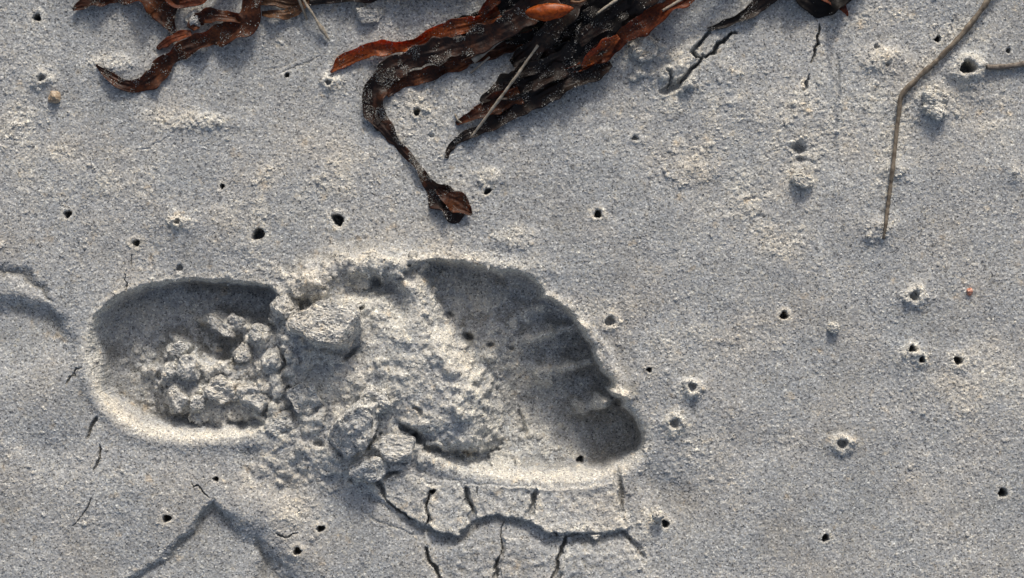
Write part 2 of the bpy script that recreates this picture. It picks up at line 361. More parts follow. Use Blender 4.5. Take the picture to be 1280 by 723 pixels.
# --- crumbs and worm-cast lumps
CB = [(425,215,60,50,260,1.2,3.4),(520,150,44,40,200,1.2,3.4),(350,250,90,50,160,1.2,3),(560,215,30,24,90,1.2,3.4),(90,210,90,50,160,1.2,3),(400,343,60,16,70,3.5,9),(480,330,60,14,70,3.5,8.5),(530,352,20,24,30,3.5,7.5),(610,400,70,60,90,2,6),(655,500,50,50,70,2,6),(600,450,30,60,90,2,7),(680,570,60,22,140,1.5,4),(610,580,60,16,120,2,6),(645,535,40,30,120,1.5,5),(165,430,50,70,120,1.2,3),(900,130,80,60,120,1.2,3.4),(1100,180,60,80,150,1.2,3.6),(1190,110,60,40,120,1.2,3.8),(930,250,90,50,120,1.2,3.2),(1240,480,60,60,80,1.2,3),(210,400,70,40,260,1.2,3.4),(700,545,50,40,160,1.2,2.8),(640,570,70,22,260,1.5,4.5),(420,380,80,45,60,6,15),(400,450,70,60,60,6,15),(520,470,90,80,25,4,9),(270,480,100,50,110,5,13),(350,480,40,70,60,5,13),(470,560,60,30,40,5,12),(450,420,110,90,900,1.6,7),(540,500,90,70,700,1.5,6),(600,390,80,60,650,1.3,3.6),(660,470,80,60,600,1.3,3.6),(640,540,60,30,260,1.3,4),
      (240,460,95,70,700,1.5,6),(300,500,70,40,350,2,8),(340,470,45,60,260,2,9),(390,470,50,60,280,2,8),(400,540,60,40,320,2,8),
      (350,590,60,25,240,1.5,6),(440,340,110,20,420,1.4,4.5),(600,326,90,12,260,1.3,3),(720,385,50,12,150,1.3,2.8),
      (620,570,90,12,260,1.3,4),(540,565,50,16,160,1.5,6),(380,640,40,20,120,1.3,4),(430,600,40,16,100,1.4,4),
      (240,150,60,14,150,1.3,4.2),(265,152,30,10,60,1.5,4.5),(140,80,34,12,90,1.3,4.5),(30,150,34,40,120,1.3,4.2),(10,170,24,20,60,1.5,5),(52,98,18,18,50,1.4,4.5),
      (840,90,55,40,220,1.4,5),(800,70,30,22,90,1.5,5),(850,85,48,34,26,5,12),(850,130,50,30,160,1.3,4),(870,200,60,34,300,1.3,4.4),(855,215,40,22,160,1.4,4.6),(780,160,40,30,90,1.2,3),
      (1000,160,46,50,240,1.3,4.6),(1000,205,26,34,160,1.4,5),(975,300,40,26,160,1.3,4),(1030,140,20,60,140,1.3,3.6),
      (1165,132,22,20,150,1.5,5),(1209,88,26,22,170,1.4,4.6),(1098,284,20,18,120,1.4,4.5),(1100,75,36,16,110,1.3,4.4),(1080,245,14,12,30,1.3,4),(1130,215,12,14,40,1.3,4.2),(1160,100,12,40,60,1.3,3.6),
      (1143,372,24,18,110,1.3,4.2),(1142,445,22,16,90,1.3,4),(1205,458,22,12,60,1.2,3.2),(865,488,20,18,100,1.4,4.6),(840,530,24,20,100,1.4,4.4),(878,560,20,20,60,1.3,4),
      (1052,556,14,12,60,1.3,3.8),(765,404,13,12,60,1.2,3),(609,222,22,12,80,1.3,3.8),(640,300,30,16,90,1.3,3.6),(520,135,26,22,90,1.3,3.8),(420,105,20,20,70,1.3,4),
      (221,278,22,14,80,1.3,3.6),(170,304,14,10,34,1.2,2.8),(560,195,20,20,60,1.2,3),(540,300,60,14,90,1.2,2.8),(860,430,40,26,70,1.2,3),(815,470,16,12,34,1.2,3),
      (1100,20,40,16,60,1.2,3.6),(1200,40,40,20,60,1.2,3.2),(1250,150,30,40,60,1.2,3.2),(1275,215,12,14,30,1.5,4.5),(800,650,30,16,70,1.2,3.4),(700,662,60,10,60,1.2,3),(560,480,60,60,120,3,9),
      (480,470,60,60,90,3,10),(400,560,50,40,60,3,9),(290,430,40,30,50,3,8),(230,480,50,50,60,3,8)]
DENS = np.zeros((ny, nx)); DENB = np.zeros((ny, nx))
for (x, y, rx, ry, n, a, b) in CB:
    w = win(x-rx*1.6, x+rx*1.6, y-ry*1.6, y+ry*1.6)
    q = ((PX[w]-x+2*WA[w])/rx)**2+((PY[w]-y+2*WB[w])/ry)**2
    if b > 5: DENB[w] = np.maximum(DENB[w], np.exp(-q**1.5*.8))
    DENS[w] = np.maximum(DENS[w], np.exp(-q**1.5*.8)*min(1, .5+b/9))
pat = np.clip(.62+.45*fn(9, 61)+.25*fn(4, 62), 0, 1.3)
DM = DENS*pat
H += DM*(2.4*DENB*np.abs(fn(15, 67))+(.5+1.1*DENB)*np.abs(fn(9, 63))+.55*np.abs(fn(4.6, 64))+.35*np.abs(fn(2.5, 65))+.3*np.abs(fn(1.4, 66))-1.0)
for c in CB: crumbs(*c[:4], int(c[4]*.5), c[5]*.8, c[6]*.9)
# a light scatter of tiny lumps over all the sand
r = np.random.RandomState(55)
for _ in range(12000):
    x = X0+r.rand()*(X1-X0); y = Y0+r.rand()*(Y1-Y0); i, j = int(x-X0), int(y-Y0)
    if r.rand() < rough[j, i]*.6: crumbs(x, y, 1, 1, 1, 1.0, 1.3+2.6*rough[j, i]*r.rand()**2, seed=r.randint(1e6))

sf = np.clip(DENB, 0, 1)*.6; H = H*(1-sf)+blur(H, 1.7)*sf
r = np.random.RandomState(91); clus = fn(16, 92)+.6*fn(5, 93)
for _ in range(15000):
    x = X0+r.rand()*(X1-X0-2); y = Y0+r.rand()*(Y1-Y0-2); i, j = int(x-X0), int(y-Y0)
    if clus[j, i] > 1.15-.0*r.rand() or r.rand() < .06: crumbs(x, y, 1, 1, 1, 1.1, 1.7+2.4*r.rand()**2, seed=r.randint(1e6), lift=.75)
for i, (P, wd, dp) in enumerate(CR): crack(P, wd*(1.45 if wd > 3 else 1.1), dp*(1.0 if P[0][1] < 130 and P[0][0] > 790 else .62 if wd > 3 else .8), seed=i, jit=2.4)
# --- sand-hopper burrows: (x, y, radius, rim height, label)
HOLES = [
 (323,293,7.5,1.0,'largest clean round burrow hole above the heel of the footprint, left of its near twin'),
 (423,275,7.0,1.5,'round dark burrow hole above the middle of the footprint, right of the largest one'),
 (84,268,4.5,1.0,'lone small burrow hole near the left edge, above the faint old shoe mark'),
 (170,304,4.2,1.0,'small round burrow hole above the heel with a hairline crack running down from it'),
 (224,335,4.0,1.0,'shallow burrow hole just above the shaded rim of the heel hollow'),
 (221,278,3.4,3.0,'tiny burrow hole in a small crumbly patch up and left of the largest clean hole'),
 (278,234,2.6,.5,'pinprick burrow hole above the largest clean hole, halfway to the seaweed'),
 (748,268,4.6,1.5,'lone burrow hole in smooth open sand above the ball of the foot'),
 (609,239,4.0,1.5,'small burrow hole right beside the spatula-shaped seaweed tip'),
 (521,140,4.2,2.0,'burrow hole enclosed between the two drooping dark seaweed fronds'),
 (411,103,3.8,3.0,'burrow hole just below the pointed tip of the orange frond'),
 (359,95,2.8,.5,'tiny burrow hole in smooth sand between the left kelp and the orange frond'),
 (46,22,4.6,1.0,'burrow hole in the top left corner, left of the kelp'),
 (52,98,5.0,3.0,'ragged burrow hole ringed by crumbs beside the tan shell bit'),
 (1209,85,8.5,5.0,'volcano-like burrow with a wide mouth and raised crumbly ring between the stem and the twig'),
 (1143,370,6.0,3.0,'burrow hole ringed with crumbs left of the red shell fragment'),
 (980,395,4.6,1.2,'lone burrow hole in plain sand left of the white sand pellet'),
 (1140,437,4.4,2.5,'upper burrow hole of a touching pair on the right'),
 (1152,450,3.8,2.5,'lower burrow hole of a touching pair on the right'),
 (1198,451,5.4,1.8,'burrow hole standing just right of the touching pair'),
 (865,484,5.0,4.0,'burrow hole on a small crumbly mound right of the big toe'),
 (843,530,6.0,2.5,'burrow hole with loose crumbs close to the tip of the big toe'),
 (1052,555,6.2,3.0,'burrow hole with pale raised collar in the open sand at lower right'),
 (1254,616,5.4,1.0,'black burrow hole nearest the right edge at lower right'),
 (1032,673,4.6,1.0,'lone burrow hole near the bottom edge, below the pale collared one'),
 (832,655,4.6,1.5,'burrow hole right of the cracked slabs below the big toe'),
 (763,402,6.0,2.5,'small round crater-shaped burrow just outside the second smallest toe'),
 (812,463,2.8,.8,'pinprick burrow hole between the big toe and the crater-shaped burrow'),
 (209,649,5.0,.8,'clean black burrow hole below the heel, left of the V-shaped shoe mark'),
 (400,661,4.2,1.5,'upper burrow hole right of the V-shaped shoe mark'),
 (372,690,4.6,1.5,'lower burrow hole right of the V-shaped shoe mark'),
 (726,580,4.6,0.2,'burrow hole inside the footprint under the big toe'),
 (270,600,2.8,.5,'pinprick burrow hole at the point of the V-shaped shoe mark'),
 (793,173,3.8,1.5,'burrow hole in crumbly sand below the cracked crust near the seaweed'),
 (1172,48,3.8,1.0,'small burrow hole on the left side of the long bent stem near the top'),
 (1262,63,3.4,1.0,'small burrow hole above the short dark twig at the right edge'),
 (541,614,3.4,0.0,'small burrow hole in the leftmost cracked slab below the footprint')]
hole_r = []
rr = np.random.RandomState(31)
for k, (x, y, r_, rim, lab) in enumerate(HOLES):
    w = win(x-r_*5, x+r_*5, y-r_*5, y+r_*5)
    a = rr.rand()*3.14; e = 1+.18*rr.rand(); c, s = math.cos(a), math.sin(a)
    dx, dy = PX[w]-x+.7*WA[w], PY[w]-y+.7*WB[w]
    u, v = (c*dx+s*dy)*e, (-s*dx+c*dy)/e
    dd = np.hypot(u, v)*(1+.10*np.sin(3*np.arctan2(v, u)+k))
    H[w] += rim*np.exp(-((dd-r_*1.5)/(r_*.9))**2)
    dpk = (3.2*r_+8)*(.22+.18*rr.rand() if k in (4,5,10,13,20,21,22,15,26,35,33) else 1)
    H[w] -= dpk*ss((r_*1.06+.6-dd)/(r_*.42+.8))
    H[w] -= .7*np.exp(-(dd/(r_*1.9))**2)
# small pits
for (x, y, r_, dp) in [(998,186,8,13),(1000,200,6,8),(585,423,6,14),(612,433,4,10),(640,438,4,9),(560,395,5,12),(350,452,6,12),(398,556,6,12),(300,534,7,10),(262,536,9,8),(655,92,5,4),
                       (655,545,5,9),(440,600,4,6),(470,352,7,10),(452,385,3,8),(1095,60,3,6),(1108,82,3,6),(650,8,3,6),(540,170,3,5),(390,425,3,4)]:
    bump(x, y, r_, r_*.8, -dp, p=3)

# --- grain-scale roughness (smooth walls keep less of it)
rm = rough.copy(); rm = rm+.9*ss((-blur(H, 4)-12)/14)*ss((745-PX)/50)
H += (.16*fn(4.5, 11)+.12*fn(2.4, 12))*(.12+.85*rm**1.4)+.13*fn(1.15, 13)*(.7+.4*rm)+.12*fn(.6, 14)
H = H - np.median(H)
JX = .32*fn(.7, 21); JY = .32*fn(.7, 22)

def hgt(px, py):
    i = min(max(int(round((px-X0)/ST)), 0), nx-1); j = min(max(int(round((py-Y0)/ST)), 0), ny-1)
    return float(H[j, i])
Hs = blur(H, 6)
def hs(px, py):
    i = min(max(int(round((px-X0)/ST)), 0), nx-1); j = min(max(int(round((py-Y0)/ST)), 0), ny-1)
    return float(Hs[j, i])

# --- which faces belong to which object: 0 sand, 1 footprint, 2.. slabs, burrows, shoe marks
ID = np.zeros((ny, nx), int); REG = {}
def region(i, P, warp=1.0):
    w, d = sdf(P, 5, warp); ID[w] = np.where(d > 0, i, ID[w])
foot_mid = smooth_poly([(340,372),(360,345),(400,330),(450,318),(515,318),(560,330),(640,480),(640,600),(560,590),(500,575),(440,592),(400,590),(370,545),(340,540),(325,450)])
vmark = smooth_poly([(150,745),(195,697),(232,660),(262,623),(274,622),(300,638),(350,670),(410,745)], 4)
lmark = smooth_poly([(-80,316),(0,324),(36,333),(64,350),(92,390),(105,420),(104,452),(80,500),(40,520),(-80,520)], 4)
region(2, lmark); region(3, vmark)
ID[foot_heel | foot_fore] = 1; region(1, foot_mid)
SLABS = [
 (4, [(480,616),(492,600),(512,594),(532,598),(540,613),(534,630),(535,648),(530,656),(505,644),(486,630)], 'leftmost cracked sand slab on the rim below the footprint, blue-grey on top'),
 (5, [(542,604),(560,604),(580,610),(586,624),(590,646),(586,656),(570,666),(552,666),(533,656),(537,640),(538,622)], 'second cracked sand slab from the left on the rim below the footprint, jutting lowest'),
 (6, [(585,609),(610,608),(640,609),(666,612),(665,628),(660,646),(640,647),(605,646),(593,642)], 'narrow middle cracked sand slab on the rim below the ball of the foot'),
 (7, [(671,611),(700,611),(740,607),(768,602),(772,622),(776,650),(778,662),(740,668),(700,666),(680,660),(664,648),(668,628)], 'largest and rightmost cracked sand slab on the rim below the big toe'),
 (8, [(871,64),(878,53),(889,41),(902,40),(902,50),(894,58),(888,67),(876,71)], 'small pale crust piece framed by dark cracks below the dark seaweed strip'),
 (9, [(834,80),(844,67),(858,65),(868,68),(870,76),(861,88),(852,98),(843,98),(838,90)], 'pale rounded crust piece right of the seaweed, down and left of the smaller one'),
]
for i, P, lab in SLABS: region(i, smooth_poly(P, 3), 1.2)
for k, (x, y, r_, rim, lab) in enumerate(HOLES):
    w = win(x-r_*3, x+r_*3, y-r_*3, y+r_*3)
    ID[w] = np.where(np.hypot(PX[w]-x, PY[w]-y) < r_*(1.25 if rim < 2 else 1.9), 20+k, ID[w])

# --- grid with coarse skirts running out to 40 m
g = [1.0]
outs = []
acc, stp = 0, 1.5
while acc < 100000: acc += stp; outs.append(acc); stp *= 1.22
outs = np.array(outs); no = len(outs)
XX = np.concatenate([X0-outs[::-1], xs, X1+outs]); YY = np.concatenate([Y0-outs[::-1], ys, Y1+outs])
GX, GY = np.meshgrid(XX, YY)
HH = np.pad(H, no, mode='edge'); far = np.maximum(np.maximum(X0-GX, GX-X1), np.maximum(Y0-GY, GY-Y1)).clip(0)
HH = HH*np.exp(-far/120.)+(far > 0)*(np.sin(GX/371.)*np.cos(GY/533.)*30*(1-np.exp(-far/900.)))
IDG = np.pad(ID, no); GX = GX+np.pad(JX, no); GY = GY+np.pad(JY, no)
damp_shade = np.zeros((ny, nx))  # damp heel floor, plus shade painted dark into forefoot pit and heap hollows
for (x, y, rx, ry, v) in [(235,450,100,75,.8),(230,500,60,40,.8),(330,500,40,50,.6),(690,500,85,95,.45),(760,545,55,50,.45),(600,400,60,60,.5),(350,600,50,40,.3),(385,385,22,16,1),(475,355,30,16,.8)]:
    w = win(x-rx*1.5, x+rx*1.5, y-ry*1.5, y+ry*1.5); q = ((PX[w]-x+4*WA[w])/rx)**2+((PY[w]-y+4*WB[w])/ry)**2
    damp_shade[w] = np.maximum(damp_shade[w], v*np.exp(-q**1.4))
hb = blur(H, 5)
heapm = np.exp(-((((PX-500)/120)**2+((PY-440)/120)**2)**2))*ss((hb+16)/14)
DRY_LIGHT = .28+.22*heapm+DM*.5+.14*DENS+.16*(rough-.55)+.55*np.clip((H-hb)/2.2, -.5, 1)-.42*damp_shade*np.clip((-hb-8)/18, 0, 1)*(1-.45*DM)  # crumbs, heap and bumps paler, dips darker
for i_, P_, l_ in SLABS:
    w, d = sdf(smooth_poly(P_, 3), 4, 1.2); DRY_LIGHT[w] += .16*ss(d/3)
DRY_LIGHT = np.clip(np.maximum(DRY_LIGHT, .72*lit_lip*(1+.25*NB)), 0, 1)
DRY_LIGHT_G = np.pad(DRY_LIGHT, no, mode='edge').reshape(-1)
Vall = np.stack([(GX-CX)*S, (CY-GY)*S, HH*S], -1).reshape(-1, 3)
NX, NY = len(XX), len(YY)
idx = np.arange(NX*NY).reshape(NY, NX)
# rows run down the photo (towards -y): this winding faces up
Fall = np.stack([idx[1:, :-1], idx[1:, 1:], idx[:-1, 1:], idx[:-1, :-1]], -1).reshape(-1, 4)
FID = IDG[:-1, :-1].reshape(-1)
def patch(name, i, solid=0.0):
    F = Fall[FID == i]
    if len(F) == 0: return None
    u, inv = np.unique(F, return_inverse=True); F2 = inv.reshape(-1, 4); V = Vall[u]
    if solid:
        e = np.concatenate([F2[:, [0,1]], F2[:, [1,2]], F2[:, [2,3]], F2[:, [3,0]]])
        key = np.sort(e, 1); kk = key[:, 0].astype(np.int64)*len(V)+key[:, 1]
        uu, ii, cc = np.unique(kk, return_index=True, return_counts=True)
        b = e[ii[cc == 1]]; n = len(V)
        bot = V.copy(); bot[:, 2] = V[:, 2].min()-solid*S
        V = np.concatenate([V, bot])
        side = np.stack([b[:, 1], b[:, 0], b[:, 0]+n, b[:, 1]+n], 1)
        F2 = np.concatenate([F2, side, F2[:, ::-1]+n])
    o = np_mesh(name, V, F2, SAND)
    a = o.data.attributes.new('dry', 'FLOAT', 'POINT'); dv = DRY_LIGHT_G[u]
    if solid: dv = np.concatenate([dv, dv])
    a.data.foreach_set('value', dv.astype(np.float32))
    return o

tag(patch('sand', 0), kind='structure')
fp = patch('footprint', 1)
recenter(fp, W(455, 460, 0))
tag(fp, 'deep bare footprint in grey sand, toes to the right, crumbled heap in its instep', 'footprint')
sm = patch('shoe_mark', 2); recenter(sm, W(40, 430)); tag(sm, 'faint rounded old shoe mark in the sand at the left edge', 'shoe mark')
sm = patch('shoe_mark', 3); recenter(sm, W(270, 680)); tag(sm, 'V-shaped corner of a shoe mark at the bottom left, below the heel', 'shoe mark')
for i, P, lab in SLABS:
    o = patch('sand_slab', i, solid=8)
    if o: P = np.array(P); recenter(o, W(P[:,0].mean(), P[:,1].mean())); tag(o, lab, 'sand slab', 'cracked slabs of sand crust')
for k, (x, y, r_, rim, lab) in enumerate(HOLES):
    o = patch('burrow_hole', 20+k)
    if o: recenter(o, W(x, y)); tag(o, lab, 'burrow hole', 'sand hopper burrow holes')

# ------------------------------------------------------------------ sand clods
def clod(x, y, z, outline, hz, label, sub=5, flat=.55, tilt=(0, 0), seed=0, mat=None, name='sand_clod', cat='sand clod', group='loose clods of sand', rough=1.0, lump=1.0, dry=.7, facets=7, sq=.6):
    """outline: list of (dx,dy) px round the clod, in order; or (rx, ry)"""
    bm = bmesh.new(); bmesh.ops.create_icosphere(bm, subdivisions=sub, radius=1.0)
    if not isinstance(outline[0], (tuple, list)):
        rx, ry = outline; ang = None
    else:
        P = np.array(outline, float); an = np.arctan2(-P[:,1], P[:,0]); ra = np.hypot(P[:,0], P[:,1]); o_ = np.argsort(an)
        an, ra = an[o_], ra[o_]; an = np.concatenate([an-2*math.pi, an, an+2*math.pi]); ra = np.concatenate([ra, ra, ra])
    R = Matrix.Rotation(math.radians(tilt[0]), 3, 'X') @ Matrix.Rotation(math.radians(tilt[1]), 3, 'Y')
    off = Vector((seed*13.7, seed*5.1, seed*2.3))
    rc = random.Random(seed*17+3); cuts = []
    ar = (max(abs(p_[0]) for p_ in outline)+max(abs(p_[1]) for p_ in outline))/2 if isinstance(outline[0], (tuple, list)) else (outline[0]+outline[1])/2
    for _ in range(facets):
        a_ = rc.random()*2*math.pi; e_ = rc.uniform(-.1, 1.0)
        n_ = Vector((math.cos(a_)*math.cos(e_), math.sin(a_)*math.cos(e_), math.sin(e_)))
        sup = math.sqrt((n_.x*ar)**2+(n_.y*ar)**2+(n_.z*hz)**2); cuts.append((n_, sup*rc.uniform(.66, .92)))
    for v in bm.verts:
        c = v.co; th = math.atan2(c.y, c.x); q = math.hypot(c.x, c.y)
        if isinstance(outline[0], (tuple, list)): rr_ = float(np.interp(th, an, ra)); ex, ey = rr_*math.cos(th), rr_*math.sin(th)
        else: ex, ey = rx*math.cos(th), ry*math.sin(th)
        qq = q*(1.6-.6*q*q); zz = hz*math.copysign(abs(c.z)**flat, c.z)
        p = Vector((ex*qq, ey*qq, zz))
        for n_, d_ in cuts:
            q_ = p.dot(n_)-d_
            if q_ > 0: p = p-n_*q_*.88
        n = Vector((c.x*q*q, c.y*q*q, math.copysign(abs(c.z)**.35, c.z))).normalized()
        s = 0.0
        s += lump*(4.2*mn.noise(p/13+off)+3.2*abs(mn.noise(p/7.5+off*2))+1.3*abs(mn.noise(p/4.0+off*4)))-1.0
        s += rough*(.7*mn.noise(p/2.2+off*3)+.6*mn.noise(p/1.2+off)+rc.gauss(0, .33))
        p = p+n*s
        v.co = (R @ p)*S
    for f in bm.faces: f.smooth = False
    me = bpy.data.meshes.new(name); bm.to_mesh(me); bm.free(); me.materials.append(mat or SAND)
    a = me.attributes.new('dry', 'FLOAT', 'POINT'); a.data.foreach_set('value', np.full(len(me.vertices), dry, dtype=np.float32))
    o = bpy.data.objects.new(name, me); col.objects.link(o); o.location = W(x, y, z)
    tag(o, label, cat, group)
    return o

big = [(-48,-6),(-40,-14),(-26,-18),(-16,-26),(-4,-30),(12,-26),(30,-28),(38,-20),(42,-4),(38,10),(36,20),(20,24),(0,22),(-16,20),(-30,10),(-44,4)]
CL = [
 (412,408,hs(412,408)+19,big,17,'largest flat-topped clod of pale sand on the instep heap of the footprint',dict(sub=6,flat=.28,tilt=(-12,3),seed=1,lump=.8,facets=2,sq=.42)),
 (358,384,hs(358,384)+8,(17,20),14,'upright rounded clod left of the largest flat-topped clod',dict(tilt=(-8,10),seed=2,flat=.7)),
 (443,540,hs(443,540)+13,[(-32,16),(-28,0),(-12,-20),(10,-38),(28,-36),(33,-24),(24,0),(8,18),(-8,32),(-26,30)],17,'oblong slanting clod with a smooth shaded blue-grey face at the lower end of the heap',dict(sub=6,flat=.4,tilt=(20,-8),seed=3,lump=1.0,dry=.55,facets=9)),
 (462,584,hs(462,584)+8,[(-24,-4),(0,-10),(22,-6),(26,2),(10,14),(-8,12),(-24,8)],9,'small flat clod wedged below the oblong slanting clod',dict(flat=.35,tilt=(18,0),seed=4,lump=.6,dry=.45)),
 (497,558,hs(497,558)+4,(36,19),7,'broad low clod between the oblong clod and the cracked slabs',dict(flat=.5,seed=5,tilt=(-10,4),facets=10)),
 (222,437,hs(222,437)+6,(15,10),9,'uppermost pale clod of the column of crumbs in the heel hollow',dict(seed=6)),
 (233,463,hs(233,463)+5,(17,17),12,'pale round clod directly under the uppermost one in the heel hollow',dict(seed=7)),
 (210,466,hs(210,466)+2,(11,16),9,'narrow clod on the left flank of the column in the heel hollow',dict(seed=8)),
 (218,497,hs(218,497)+1,(14,20),10,'shaded tall clod in the lower part of the heel hollow',dict(seed=9)),
 (243,505,hs(243,505)+2,(9,17),9,'slim upright clod left of the bottom crumbs in the heel hollow',dict(seed=10,tilt=(0,12))),
 (276,488,hs(276,488)+1,(26,17),9,'wide crumbly clod in the middle of the heel debris',dict(seed=11,lump=1.6)),
 (302,441,hs(302,441)+5,(13,13),11,'cream-coloured round clod in the upper right of the heel hollow',dict(seed=12)),
 (340,452,hs(340,452)+7,(16,17),12,'pale clod beside the deep dark gap where heel meets instep',dict(seed=13)),
 (316,498,hs(316,498)+2,(25,18),11,'bluish lump below the pale clods at the heel-instep join',dict(seed=14,lump=1.6)),
 (322,420,hs(322,420)+1,(16,14),9,'low clod at the top right corner of the heel hollow',dict(seed=15)),
 (268,405,hs(268,405)+5,(26,7),6,'left of two slanting ribs of sand at the top of the heel debris',dict(seed=16)),
 (292,402,hs(292,402)+5,(20,6),6,'right of two slanting ribs of sand at the top of the heel debris',dict(seed=17)),
 (382,500,hs(382,500)+1,(24,20),11,'shaded lump at the foot of the heap, left of the oblong clod',dict(seed=18,lump=1.6)),
 (352,530,hs(352,530)+4,(22,14),9,'low clod on the lower rim where heel and instep meet',dict(seed=19)),
 (470,500,hs(470,500)+3,(24,16),8,'rounded crumbly lump in the middle of the instep heap',dict(seed=20,lump=1.8)),
 (1043,409,hgt(1043,409)+4,(9,7.5),6,'white round pellet of sand lying alone on open sand at the right',dict(sub=4,seed=21,lump=.5,dry=1.0)),
 (1001,226,hgt(1001,226)+5,[(-16,-4),(-6,-8),(4,-4),(14,-6),(15,4),(6,10),(-2,6),(-10,2)],5,'pale jagged clod in front of a dark pit on the upper right sand',dict(sub=4,seed=22,lump=.8,dry=1.0)),
 (1165,131,hgt(1165,131)-1,(19,16),6,'rounded crumbly pile of sand beside the bend of the long stem',dict(seed=23,lump=1.8,dry=.95,facets=4)),
 (822,645,hgt(766,645)+2,(8,6),4,'small smooth clod by the wide crack right of the rightmost slab',dict(sub=4,seed=24)),
 (808,60,hgt(808,60)+4,(20,15),8,'crumbly grey lump of crust beside the rust-red frond',dict(seed=25,lump=1.6)),
 (461,20,hgt(461,20)+2,(22,9),6,'low shaded lump of sand under the top edge, above the orange frond',dict(seed=26)),
 (218,32,hs(228,30)+3,(12,10),6,'pale sand lump heaped inside the curl of the left kelp',dict(seed=27)),
]
for c in CL:
    o = clod(c[0], c[1], c[2], c[3], c[4], c[5], **c[6])
    if 'slanting ribs' in c[5]: o.rotation_euler.z = math.radians(-38)
    if 'inside the curl' in c[5]: o.location = W(243, 26, hs(243,26)+4)
# shell and stone crumbs
clod(1212, 365, hgt(1212,365)+2, (4.5,5.5), 4, 'tiny red shell fragment on plain sand at the far right', sub=3, seed=31, mat=SHELLR, name='shell_fragment', cat='shell fragment', group='shell fragments', rough=.3, lump=.5)
clod(68, 122, hgt(68,122)+3, (7,8), 5, 'tan angular shell fragment under the ragged burrow at the upper left', sub=3, seed=32, mat=SHELLT, name='shell_fragment', cat='shell fragment', group='shell fragments', rough=.4, lump=1)

# ------------------------------------------------------------------ seaweed
TOPS = []     # sample points for stuck grains
def ribbon(name, pts, mat, label=None, ruffle=1.0, wav=1.0, curl=.3, seed=0, parent=None, thick=1.1, grains=1.0, ns=18, absolute=False):
    """pts: (px, py, z above sand, half width, roll degrees). A thin closed blade following the points."""
    P = smooth_poly([tuple(map(float, p)) for p in pts], 24, closed=False)
    d = np.concatenate([[0], np.cumsum(np.hypot(np.diff(P[:,0]), np.diff(P[:,1])))])
    n = max(8, int(d[-1]/1.6)); t = np.linspace(0, d[-1], n)
    Q = np.stack([np.interp(t, d, P[:, k]) for k in range(5)], 1)
    r = np.random.RandomState(seed)
    def n1(scale, rr=r):
        k = max(4, int(t[-1]/scale)+3); a = rr.randn(k)
        u = np.linspace(0, k-1.001, n); i = u.astype(int); f = u-i; f = f*f*(3-2*f)
        return a[i]*(1-f)+a[np.minimum(i+1, k-1)]*f
    hw = np.clip(Q[:,3]*(1+.10*n1(14)), .4, None); roll = np.radians(Q[:,4]+9*n1(30)*wav)
    z = Q[:,2]+1.2*wav*n1(22)
    eL = [n1(17), n1(8)]; eR = [n1(17), n1(8)]; wL, wR = n1(22), n1(22); c1 = n1(30)
    tx = np.gradient(Q[:,0]); ty = np.gradient(Q[:,1]); L_ = np.hypot(tx, ty)+1e-9; tx /= L_; ty /= L_
    rows = []
    for j in range(ns+1):
        v = -1+2*j/ns; e = abs(v)
        side = hw*v*(1+.14*(wL if v < 0 else wR)*e+.05*(eL[1] if v < 0 else eR[1])*e)
        up = curl*hw*(v*v-.35)*(1+.5*c1)+ruffle*e**1.6*(2.1*(eL[0] if v < 0 else eR[0])+.6*(eL[1] if v < 0 else eR[1]))*np.minimum(1, hw/7)
        up = up+.35*np.sin(v*9+c1*2)*np.minimum(1, hw/10)
        up = up+.06*hw*np.exp(-(v/.13)**2)+.022*hw*np.sin(v*15+wL)*np.clip(1+wR*.6, 0, 2)
        cs, sn = np.cos(roll), np.sin(roll)
        lx, lz = side*cs-up*sn, side*sn+up*cs
        X = Q[:,0]-ty*lx; Y = Q[:,1]+tx*lx
        ground = np.array([0 if absolute else max(hs(a, b), hgt(a, b)*.5+hs(a, b)*.5) for a, b in zip(X, Y)])
        Z = ground+np.maximum(z+lz, .8)
        rows.append(np.stack([X, Y, Z], 1))
    A = np.stack(rows, 1)                       # n, ns+1, 3
    B = A.copy(); B[:, :, 2] -= thick; B[:, [0, -1], 2] += thick*.5
    V = np.concatenate([A.reshape(-1, 3), B.reshape(-1, 3)])
    TOPS.append((A.reshape(-1, 3), grains*np.mean(hw)*t[-1]*2, seed))
    m = ns+1; I = np.arange(n*m).reshape(n, m)
    top = np.stack([I[:-1, :-1], I[1:, :-1], I[1:, 1:], I[:-1, 1:]], -1).reshape(-1, 4)
    bot = top[:, ::-1]+n*m
    s1 = np.stack([I[:-1, 0], I[:-1, 0]+n*m, I[1:, 0]+n*m, I[1:, 0]], -1)
    s2 = np.stack([I[1:, -1], I[1:, -1]+n*m, I[:-1, -1]+n*m, I[:-1, -1]], -1)
    e1 = np.stack([I[0, 1:], I[0, 1:]+n*m, I[0, :-1]+n*m, I[0, :-1]], -1)
    e2 = np.stack([I[-1, :-1], I[-1, :-1]+n*m, I[-1, 1:]+n*m, I[-1, 1:]], -1)
    F = np.concatenate([top, bot, s1, s2, e1, e2])
    V = np.stack([(V[:,0]-CX)*S, (CY-V[:,1])*S, V[:,2]*S], 1)
    # make the top face upwards
    a, b, c = V[top[0][0]], V[top[0][1]], V[top[0][2]]
    if np.cross(b-a, c-a)[2] < 0: F = F[:, ::-1]
    o = np_mesh(name, V, F, mat, smooth=True, parent=parent)
    if parent is None:
        recenter(o, W(*Q[n//2, :2], hs(*Q[n//2, :2])))
        tag(o, label, 'seaweed', 'seaweed fronds washed up at the top')
    return o

